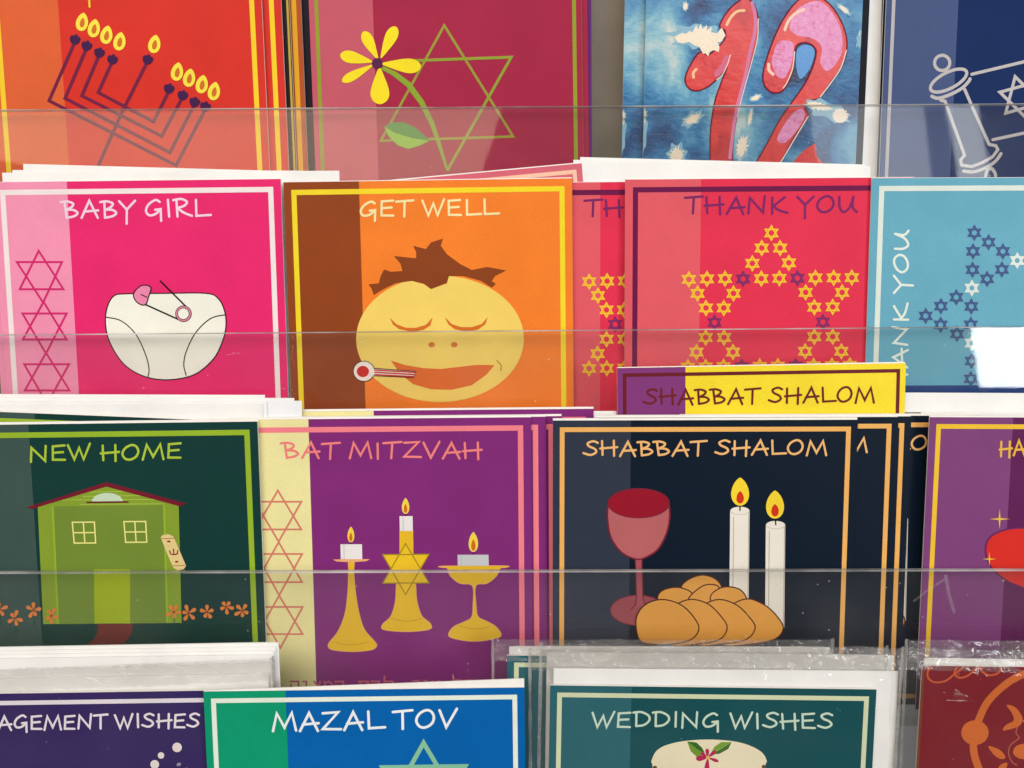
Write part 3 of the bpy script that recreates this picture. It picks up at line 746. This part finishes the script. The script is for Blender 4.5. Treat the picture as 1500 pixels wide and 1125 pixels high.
# ------------------------------------------------------------------ row 3
c = Card(3, .4, (-76, 623), (377, 619), (20, 60, 56), 'dark green NEW HOME card with a lime green house', (62, 86, 80), .26, (150, 184, 46), rot=.35, rear=(1.0, -.0))
c.text('NEW HOME', (44, 675), (265, 671), 21, (172, 200, 62))
z = Z(30, 690, .23111); z2 = Z(0, 560, .37344)
hs = c.fill('house_print', [[(110, 228), (545, 95), (1003, 215), (1022, 962), (145, 970)]], (134, 160, 50), 2.5, z)
c.fill('house_wall', [[(212, 224), (906, 216), (924, 962), (236, 968)]], (116, 142, 54), 3, z, parent=hs)
for q in ([(205, 224), (240, 968)], [(911, 214), (932, 962)]): c.line('corner_board', [q], 3.0, (148, 182, 50), 4, z, cap=False, parent=hs)
c.line('siding_line', [[(440, 133), (650, 130)], [(395, 160), (770, 155)], [(265, 183), (900, 180)], [(375, 211), (910, 207)]], 1.1, (170, 196, 80), 4, z, cap=False, parent=hs)
c.fill('roof', [[(38, 230), (300, 148), (545, 70), (800, 138), (1056, 206), (1008, 222), (545, 98), (72, 240)]], (118, 28, 46), 5, z, parent=hs)
c.fill('fanlight', [[(455, 192)] + [(552 - 98 * math.cos(R(a)), 192 - 54 * math.sin(R(a))) for a in range(10, 171, 10)] + [(650, 190)]], (196, 218, 188), 5, z, parent=hs)
c.line('fanlight_sill', [[(420, 198), (686, 195)]], 2.4, (104, 40, 40), 6, z, cap=False, parent=hs)
for (x0, y0, x1, y1, s) in [(330, 324, 470, 455, 8), (657, 320, 795, 450, 7)]:
    q = [(x0, y0), (x1, y0 - 1), (x1 + s, y1), (x0 + s + 4, y1 + 1)]
    wn = c.line('house_window', [q], 2.0, (238, 234, 140), 5, z, closed=True, parent=hs)
    mx = lambda a, b: ((a[0] + b[0]) / 2, (a[1] + b[1]) / 2)
    c.line('house_window_bar', [[mx(q[0], q[1]), mx(q[2], q[3])], [mx(q[0], q[3]), mx(q[1], q[2])]], 2.0, (238, 234, 140), 6, z, cap=False, parent=hs)
c.fill('door', [[(467, 622), (697, 622), (697, 965), (470, 965)]], (160, 180, 28), 5, z, parent=hs)
mz = c.fill('mezuzah_print', [[(890, 420), (902, 404), (940, 399), (972, 414), (1000, 480), (1030, 550), (1051, 600), (1036, 622), (1000, 628), (970, 612), (930, 520)]], (230, 206, 142), 7, z)
c.line('mezuzah_mark', [[(893, 428), (978, 424)], [(962, 600), (1046, 596)]], 1.0, (150, 100, 50), 8, z, cap=False, parent=mz)
c.line('mezuzah_mark', [[(948, 505), (955, 524), (975, 528), (995, 522), (999, 502)], [(972, 494), (974, 526)]], 1.8, (140, 40, 34), 9, z, True, parent=mz)
c.fill('mezuzah_mark', [ell(942, 445, 11, 6), ell(992, 573, 11, 6)], (140, 60, 40), 9, z, parent=mz)
c.fill('path', [[(486, 970), (714, 965), (706, 1030), (655, 1095), (560, 1200), (330, 1200), (425, 1100), (470, 1060), (492, 1010)]], (112, 46, 44), 3, z)
for i, (x, y) in enumerate([(0, 890), (60, 925), (133, 893), (203, 915), (683, 900), (740, 905), (813, 900), (888, 880), (952, 895)]):
    rr = random.Random(i)
    f = c.line('flower_stem', [[(x, y + 8), (x + 3, y + 62)]], 1.0, (24, 92, 58), 6, z2, cap=False)
    a0 = rr.uniform(0, 60)
    for k in range(5):
        a = R(a0 + 72 * k + rr.uniform(-12, 12)); l = rr.uniform(24, 36)
        c.fill('petal', [petal((x + 3 * math.cos(a), y + 3 * math.sin(a)), (x + l * math.cos(a), y + l * math.sin(a)), 15)], (222, 132, 64), 7 + .12 * k, z2, parent=f)
    c.fill('flower_centre', [ell(x, y, 5, 5, 0, 10)], (150, 64, 40), 8, z2, parent=f)
Card(3, 3.2, (-84, 600), (366, 618), (18, 58, 54), 'second dark green card tilted behind the NEW HOME card', (62, 86, 80), .3, (160, 190, 52), inset=2.6, bw=2.4)
envelope(3, 8.2, (-70, 577), (388, 578.5), 'white envelope behind NEW HOME, top one of that stack')
envelope(3, 7.2, (-66, 583), (387, 582), 'white envelope behind NEW HOME, second one of that stack')
envelope(3, 6.4, (-40, 582), (431, 583), 'white envelope behind NEW HOME, second to reach past its right corner')
envelope(3, 5.2, (-60, 587), (391, 587), 'white envelope directly behind the tilted dark green card')
envelope(3, 4.6, (-72, 593), (384, 591), 'white envelope lowest edge of the stack above the NEW HOME card')
envelope(3, 5.8, (-10, 587), (442, 587), 'white envelope reaching farthest right beside the BAT MITZVAH card', ENVB)

c = Card(3, 3.0, (336, 615), (778, 612), (130, 44, 120), 'purple and cream BAT MITZVAH card with three gold candlesticks', (238, 230, 164), .262, (246, 132, 142), rot=.15, rear=(.8, 0))
c.text('BAT MITZVAH', (415, 671), (705, 670), 22, (242, 132, 128))
z = Z(370, 580, .38237)
bs = [[(97, 362), (187, 511), (10, 511)], [(10, 405), (187, 405), (100, 558)], [(100, 560), (190, 713), (15, 713)], [(15, 605), (190, 605), (102, 763)], [(102, 765), (192, 912), (18, 912)], [(18, 808), (192, 808), (107, 965)]]
for i in range(3): c.line('star_print', bs[2 * i:2 * i + 2], 2.7, (216, 128, 108), 3, z, closed=True)
z = Z(470, 720, .21341); G = (234, 190, 44); GL = (238, 170, 110); CW = (236, 232, 230)
def candle(c, x0, y0, x1, y1, fx, fy, fw, fh, par, col=CW):
    k = c.fill('candle', [[(x0, y0), (x1, y0), (x1 + 2, y1), (x0 + 2, y1)]], col, 5, z, parent=par)
    c.line('candle_edge', [[(x0 + 24, y0), (x0 + 26, y1)]], .8, (190, 180, 190), 6, z, cap=False, parent=par)
    c.line('wick', [[(fx, fy + fh * .42), (fx, y0)]], 1.6, (50, 20, 30), 6, z, cap=False, parent=par)
    f = c.fill('flame', [tear(fx, fy, fw, fh)], (254, 206, 130), 7, z, parent=par)
    c.fill('flame', [tear(fx, fy, fw * .8, fh * .9)], (254, 216, 60), 8, z, parent=par)
    c.fill('flame', [tear(fx, fy + fh * .15, fw * .45, fh * .55)], (210, 110, 30), 9, z, parent=par)
b1 = [(192, 478), (190, 560), (184, 700), (165, 840), (120, 955), (62, 1030), (50, 1058), (80, 1085), (215, 1098), (350, 1085), (385, 1056), (370, 1028), (300, 945), (265, 840), (240, 700), (228, 560), (228, 478)]
s1 = c.fill('candlestick_print', [catmull(b1, True, 5)], G, 4, z)
c.line('outline', [catmull(b1, True, 5)], 1.1, GL, 5, z, closed=True, parent=s1)
c.fill('drip_plate', [[(82, 466), (210, 462), (338, 463), (312, 477), (210, 485), (110, 479)]], (238, 176, 120), 5.5, z, parent=s1)
c.line('foot_line', [[(100, 1030), (160, 1048), (250, 1048), (330, 1030)]], .8, (190, 148, 40), 6, z, True, parent=s1)
candle(c, 135, 361, 283, 463, 207, 294, 50, 108, s1)
b2 = [(530, 600), (640, 600), (658, 740), (692, 850), (752, 905), (745, 945), (590, 961), (435, 948), (422, 912), (480, 855), (512, 750)]
s2 = c.fill('candlestick_print', [[(540, 270), (634, 270), (636, 430), (540, 430)], catmull(b2, True, 5)], G, 4, z)
c.line('outline', [catmull(b2, True, 5)], 1.1, GL, 4.5, z, closed=True, parent=s2)
hx = [[(582, 357), (742, 626), (425, 628)], [(425, 432), (742, 430), (582, 705)]]
c.fill('star', hx, (240, 198, 44), 5, z, parent=s2)
c.line('star_outline', hx, 1.8, (168, 142, 28), 6, z, closed=True, parent=s2)
c.line('foot_line', [[(480, 868), (560, 886), (640, 884), (700, 866)]], .8, (190, 148, 40), 6, z, True, parent=s2)
candle(c, 540, 168, 630, 270, 582, 98, 54, 110, s2)
b3 = [(838, 511), (1262, 509), (1262, 522), (1232, 526), (1205, 580), (1140, 630), (1064, 647), (1066, 780), (1080, 858), (1140, 890), (1205, 930), (1237, 990), (1150, 1018), (1050, 1027), (960, 1018), (877, 990), (908, 930), (980, 895), (1034, 862), (1044, 780), (1040, 647), (955, 630), (890, 580), (868, 526), (838, 522)]
s3 = c.fill('candlestick_print', [catmull(b3, True, 5)], G, 4, z)
c.line('outline', [catmull(b3, True, 5)], 1.1, GL, 4.5, z, closed=True, parent=s3)
c.line('foot_line', [[(945, 915), (1000, 935), (1100, 940), (1160, 922)]], .8, (190, 148, 40), 6, z, True, parent=s3)
candle(c, 938, 433, 1151, 509, 1047, 345, 68, 138, s3, (200, 204, 206))
# Hebrew greeting, only its top edge shows above the row below: mazal tov lebat hamitzva
def heb(word, x0, x1, y):
    g = {'he': [[(0, 0), (1, 0), (1, 1)], [(.1, .35), (.1, 1)]], 'mem': [[(0, 0), (.2, .25), (.05, 1)], [(.2, .2), (.6, 0), (1, .3), (1, 1), (.5, 1)]],
         'tsadi': [[(.9, 0), (.75, .5), (.3, .1)], [(.2, 0), (1, 1), (0, 1)]], 'vav': [[(.2, 0), (.6, 0), (.6, 1)]], 'lamed': [[(.1, -.6), (.1, 0), (1, 0), (1, .5), (.5, 1)]],
         'bet': [[(0, 0), (.85, 0), (.85, 1)], [(0, 1), (1.05, 1)]], 'tav': [[(0, 0), (1, 0), (1, 1)], [(.2, 0), (.2, 1), (0, 1)]], 'tet': [[(.6, .1), (1, 0), (1, 1), (0, 1), (0, 0)]], 'zayin': [[(.1, 0), (.9, 0)], [(.5, 0), (.5, 1)]]}
    n = len(word); w_ = (x1 - x0) / n; out = []
    for i, k in enumerate(word):
        X = x0 + w_ * i
        for s in g[k]: out.append([(X + .12 * w_ + a * w_ * .76, y + b * 13) for a, b in s])
    return out
hb = heb(['he', 'vav', 'tsadi', 'mem', 'he'], 423, 505, 998) + heb(['tav', 'bet', 'lamed'], 523, 578, 998) + heb(['bet', 'vav', 'tet'], 603, 646, 997) + heb(['lamed', 'zayin', 'mem'], 660, 716, 996)
c.line('hebrew_lettering', hb, 2.6, (196, 104, 120), 3)
c.copy(4.6, 22, 'second purple BAT MITZVAH card, pink border showing right of the front one')
c.copy(6.2, 45, 'third purple BAT MITZVAH card, edge in shade beside the black SHABBAT SHALOM card')
c.copy(7.6, 92, 'rearmost cream and purple card rising just under the GET WELL card', dy=10)
envelope(3, 8.8, (452, 604), (903, 602), 'white envelope edge lying above the BAT MITZVAH cards')

c = Card(3, .4, (810, 616), (1257, 613), (13, 27, 43), 'black SHABBAT SHALOM card with wine goblet, two candles and braided bread', (48, 56, 71), .256, (240, 180, 98), inset=2.9, bw=2.0, rot=-.2, rear=(.9, 0))
c.text('SHABBAT SHALOM', (855, 667), (1210, 665), 20, (242, 186, 118), wpx=3.2)
z = Z(870, 690, .23108)
MR = (126, 34, 56)
gb = [(90, 205), (86, 300), (108, 420), (170, 510), (250, 553), (310, 553), (400, 500), (457, 400), (480, 290), (474, 205)]
foot = c.fill('goblet_foot', [ell(278, 882, 170, 92)], (156, 76, 84), 3, z)
c.line('outline', [ell(278, 882, 172, 94)], 2.0, MR, 2.6, z, closed=True, parent=foot)
gob = c.fill('goblet_print', [gb + [(282, 160)]], (184, 100, 102), 4, z)
c.line('outline', [gb], 2.4, MR, 5, z, True, cap=False, parent=gob)
c.fill('goblet_stem', [[(258, 552), (305, 552), (312, 800), (328, 850), (235, 876), (262, 852), (268, 800)]], (166, 84, 92), 4, z, parent=gob)
c.line('stem_line', [[(262, 555), (270, 800), (262, 850), (235, 876)], [(303, 555), (310, 800), (325, 850)]], 1.6, MR, 5, z, cap=False, parent=gob)
c.fill('wine', [ell(283, 203, 193, 91)], (150, 22, 42), 6, z, parent=gob)
c.line('wine_rim', [ell(283, 203, 194, 92)], 1.6, MR, 6.5, z, closed=True, parent=gob)
IV = (238, 231, 218)
for (x0, x1, y0, y1, fx, fy) in ((863, 986, 252, 815, 926, 130), (1089, 1212, 342, 990, 1147, 212)):
    cd = c.fill('candle_print', [[(x0, y0), (x1, y0), (x1 - 6, y1), (x0 - 5, y1)]], IV, 4, z)
    m_ = (x0 + x1) / 2
    c.fill('candle_top', [ell(m_, y0, (x1 - x0) / 2, 27)], (214, 206, 192), 5, z, parent=cd)
    c.fill('candle_top', [ell(m_, y0 - 2, (x1 - x0) / 2 - 5, 23)], (236, 228, 214), 5.5, z, parent=cd)
    c.line('candle_edge', [[(x0 + 22, y0 + 36), (x0 + 16, y1)], [(x1 - 5, y0), (x1 - 11, y1)]], 1.2, (186, 178, 166), 5, z, cap=False, parent=cd)
    c.line('wick', [[(m_, y0 - 32), (m_ + 1, y0)]], 2.0, (20, 18, 22), 6, z, cap=False, parent=cd)
    f = c.fill('flame', [tear(fx, fy, 116, 178, 0, .42)], (250, 214, 54), 5, z, parent=cd)
    c.fill('flame', [tear(fx, fy + 36, 48, 78, 0, .42)], (210, 54, 24), 6, z, parent=cd)
BR, BO = (228, 162, 74), (84, 36, 16)
pcs = [[(552, 745), (590, 692), (680, 658), (765, 680), (808, 738), (760, 800), (620, 800)], [(404, 812), (418, 768), (470, 742), (548, 738), (622, 776), (600, 850), (450, 850)],
       [(598, 812), (645, 757), (715, 718), (793, 738), (760, 850), (640, 850)], [(738, 818), (748, 775), (800, 740), (860, 732), (928, 752), (966, 808), (940, 860), (780, 860)],
       [(885, 838), (980, 808), (1085, 850), (1160, 920), (1198, 992), (1150, 1060), (1010, 1092), (800, 1092), (820, 900)], [(710, 838), (800, 812), (905, 848), (985, 925), (1020, 992), (965, 1064), (820, 1092), (640, 1092), (650, 900)],
       [(530, 838), (620, 811), (725, 842), (805, 920), (843, 990), (795, 1064), (660, 1093), (480, 1093), (460, 900)],
       [(265, 955), (290, 880), (350, 830), (440, 812), (540, 840), (612, 900), (664, 990), (618, 1062), (500, 1092), (350, 1093), (285, 1062)]]
br = None
for i, p in enumerate(pcs):
    o = c.fill('bread_print' if br is None else 'bread_strand', [p], BR, 7 + i * .8, z, True, parent=br)
    br = br or o
    c.line('outline', [p], 1.9, BO, 7.4 + i * .8, z, True, True, parent=br)
c.copy(2.2, 62, 'second black SHABBAT SHALOM card fanned out to the right of the front one', dy=3)
c.copy(3.8, 83, 'third black SHABBAT SHALOM card fanned out, only its right border showing', dy=3)
c.copy(4.9, 187, 'fourth black SHABBAT SHALOM card, a letter O showing beside the violet card', dy=3)
y = Card(3, 6.9, (904, 539), (1327, 532), (252, 220, 50), 'yellow SHABBAT SHALOM card with purple strip rising above the black cards', (130, 58, 122), .237, (108, 30, 40), inset=2.4, bw=1.5, rear=(.3, .1))
y.text('SHABBAT SHALOM', (943, 592), (1280, 588), 21, (112, 34, 36), wpx=3.2)
Card(3, 8.4, (915, 606.5), (1349, 604), (18, 18, 24), 'thin black card lying level along the foot of the yellow card', rear=(.1, 0))
envelope(3, 10.0, (1322, 575), (1770, 577), 'white envelope below the light blue THANK YOU card')
envelope(3, 6.0, (1345, 607), (1740, 606), 'white envelope edge directly behind the violet heart card')

c = Card(3, -.6, (1362, 611), (1812, 612), (96, 28, 84), 'violet card with red heart and gold sparkles at the right edge', (128, 66, 122), .272, (242, 196, 50), rot=-.6, inset=2.9, bw=2.0)
c.text('HAP', (1464, 667), (1518, 667), 21, (238, 184, 62), wpx=3.2)
z = Z(1180, 560, .37333)
ht = [(1000, 660), (965, 605), (890, 577), (800, 578), (730, 606), (709, 655), (728, 720), (790, 775), (860, 806), (940, 850), (1000, 910), (1060, 850), (1140, 806), (1210, 775), (1272, 720), (1291, 655), (1270, 606), (1200, 578), (1110, 577), (1035, 605)]
hp = c.fill('heart_print', [ht], (216, 46, 36), 4, z, True)
c.line('outline', [ht], 5, (104, 36, 92), 3, z, True, True, parent=hp)
for x, y_, r_ in ((760, 536, 40), (720, 693, 28), (775, 778, 10)):
    p = []
    for k in range(8):
        a = R(45 * k); q = r_ if k % 2 == 0 else r_ * .13
        p.append((x + q * math.sin(a), y_ - q * math.cos(a)))
    c.fill('sparkle', [p], (240, 196, 70), 6, z)

# ------------------------------------------------------------------ row 4
c = Card(4, 3.2, (-125, 1018), (348, 1011), (54, 38, 98), 'indigo ENGAGEMENT WISHES card in the bottom-left corner', None, .26, (236, 228, 236), inset=3.0, bw=1.8, rear=(.1, 0))
c.text('ENGAGEMENT WISHES', (-72, 1069), (292, 1064), 19, (240, 232, 240), wpx=3.3)
z = Z(0, 900, .28)
for x, y_, r_ in ((927, 695, 25), (843, 737, 17), (810, 784, 23), (720, 830, 14), (975, 815, 12), (880, 850, 20)):
    c.fill('bubble', [ell(x, y_, r_, r_, 0, 20)], (240, 230, 226), 3, z)
c.fill('bubble', [ell(936, 784, 12, 9, -20, 16)], (150, 150, 168), 3, z)
c = Card(4, 0, (298, 1013), (768, 1007), (6, 99, 174), 'blue and green MAZAL TOV card with a pale star', (16, 155, 113), .256, (232, 242, 226), inset=2.9, bw=1.9, rear=(.2, 1.35))
c.text('MAZAL TOV', (400, 1070), (667, 1064), 25, (238, 250, 250), wpx=3.9)
c.line('star_print', [list(t) for t in hexa(621.5, 1158, 70, -.8)], 6.6, (134, 196, 160), 3, closed=True, cap=False)
envelope(4, 9.6, (-60, 949), (408, 941), 'white envelope rearmost above the ENGAGEMENT WISHES card')
envelope(4, 8.8, (-64, 954), (404, 947), 'white envelope second from the back above ENGAGEMENT WISHES')
envelope(4, 8.0, (-56, 960), (401, 953), 'white envelope third from the back above ENGAGEMENT WISHES')
envelope(4, 6.6, (-66, 966), (398, 959), 'white envelope fourth from the back above ENGAGEMENT WISHES')
envelope(4, 5.4, (-80, 996), (393, 986), 'white envelope directly behind the ENGAGEMENT WISHES card')
sleeve(4, 2.6, (-150, 990), (396, 967), 'clear sleeve around the ENGAGEMENT WISHES card and its envelope', 4.2, 3)
sleeve(4, 7.3, (-120, 976), (400, 962), 'empty-looking clear sleeve between the bottom-left envelopes', .5, 4, flap=False)

c = Card(4, 3.4, (806, 1004), (1284, 1010), (5, 78, 84), 'teal WEDDING WISHES card with an iced cake in a clear sleeve', (42, 102, 112), .25, (216, 224, 184), inset=2.9, bw=1.9, rear=(.1, 0))
c.text('WEDDING WISHES', (867, 1064), (1220, 1066), 21, (204, 226, 204), wpx=3.3)
z = Z(700, 900, .33333)
ck = c.fill('cake_print', [[(763, 642), (795, 590), (880, 560), (1015, 549), (1150, 562), (1238, 598), (1269, 642), (1262, 680), (1262, 900), (768, 900), (768, 680)]], (236, 226, 192), 3, z, True)
c.fill('trim', [ell(778, 672, 9, 8), ell(1256, 668, 9, 8), ell(1248, 684, 9, 8)], (110, 70, 40), 4, z, parent=ck)
for half, colr in (([(920, 558), (935, 600), (965, 628), (998, 612), (970, 590)], (108, 150, 44)), ([(920, 557), (960, 562), (985, 585), (998, 611), (968, 592)], (52, 104, 36)),
                   ([(1114, 560), (1070, 560), (1040, 580), (1022, 612), (1065, 590)], (120, 160, 48)), ([(1114, 561), (1100, 590), (1060, 612), (1022, 613), (1066, 591)], (66, 112, 40))):
    c.fill('leaf', [half], colr, 5, z, parent=ck)
for a_, l_, w_ in ((-95, 40, 16), (-40, 46, 16), (20, 50, 14), (95, 70, 22), (175, 52, 24), (215, 38, 14)):
    c.fill('petal', [petal((1010, 628), (1010 + l_ * math.cos(R(a_)), 628 + l_ * math.sin(R(a_))), w_)], (184, 30, 84), 6, z, parent=ck)
c.fill('flower_centre', [ell(1010, 628, 8, 8, 0, 12)], (236, 190, 90), 7, z, parent=ck)
c.copy(9.0, -62, 'second teal card, left corner showing between MAZAL TOV and WEDDING WISHES', dy=37)
envelope(4, 5.2, (811, 979), (1316, 983), 'white envelope behind the WEDDING WISHES card inside its sleeve')
sleeve(4, 2.6, (793, 944), (1324, 952), 'clear crinkled sleeve around the WEDDING WISHES card', 3.8, 5)
sleeve(4, 8.2, (722, 938), (1222, 938), 'clear sleeve behind, reaching left towards the MAZAL TOV card', 3.4, 6)
envelope(4, 7.7, (801, 955), (1310, 960), 'added envelope giving the pale film band above WEDDING WISHES seen through the sleeve top')  # added to show pale where layered sleeve film hides the teal card
envelope(4, 10.8, (746, 947), (1216, 948), 'white envelope in the sleeve farthest back above WEDDING WISHES')
sleeve(4, 6.6, (776, 950), (1300, 946), 'middle clear sleeve of the three at the WEDDING WISHES card', .8, 8)

c = Card(4, 3.0, (1351, 975), (1830, 984), (124, 28, 38), 'dark red card with orange ring and leaf ornament in a sleeve', None, .26, None, rear=(.1, 0), rot=-1.2)
z = Z(1300, 930, .17331)
OR = (206, 104, 46)
c.rect('spine_strip', 0, .0011, 0, c.h, (120, 62, 34), 1)
rg = c.line('ring_print', [[(1500, 250), (1300, 275), (1150, 330), (1000, 415), (850, 560), (770, 720), (737, 830), (726, 960), (760, 1100), (850, 1300)]], 11, OR, 2, z, True)
c.fill('ring_bead', [ell(738, 825, 116, 104)], OR, 3, z, parent=rg)
c.line('scroll_ornament', [[(380, 258), (340, 310), (345, 365), (400, 400), (490, 388), (560, 335), (640, 275)], [(590, 265), (566, 320), (600, 360), (670, 348), (730, 300), (770, 268)], [(780, 270), (800, 310), (860, 340), (930, 325), (960, 285)]], 3.0, (196, 86, 52), 2, z, True)
for p in ([(1006, 592), (1080, 612), (1132, 680), (1140, 730), (1110, 770), (1060, 790), (975, 806), (1000, 760), (1065, 722), (1050, 660)], [(850, 942), (915, 955), (965, 985), (996, 1035), (960, 1048), (905, 1018)], [(1062, 1000), (1080, 945), (1150, 918), (1230, 930), (1230, 1040), (1120, 1045)], [(935, 1125), (965, 1090), (1010, 1080), (1000, 1130), (960, 1180)]):
    c.fill('leaf_ornament', [p], OR, 3, z, True)
c.line('tendril', [[(1095, 780), (1085, 830), (1110, 870), (1040, 930), (1022, 1000), (1050, 1070), (1090, 1100)]], 1.8, (176, 92, 70), 3, z, True)
envelope(4, 4.8, (1354, 964), (1840, 972), 'white envelope edge above the dark red ornament card')
sleeve(4, 2.2, (1326, 950), (1850, 962), 'clear sleeve around the dark red ornament card', 3.4, 11, ridges=9)
sleeve(4, 6.4, (1330, 938), (1840, 940), 'second clear sleeve behind the dark red ornament card', 2.0, 12)
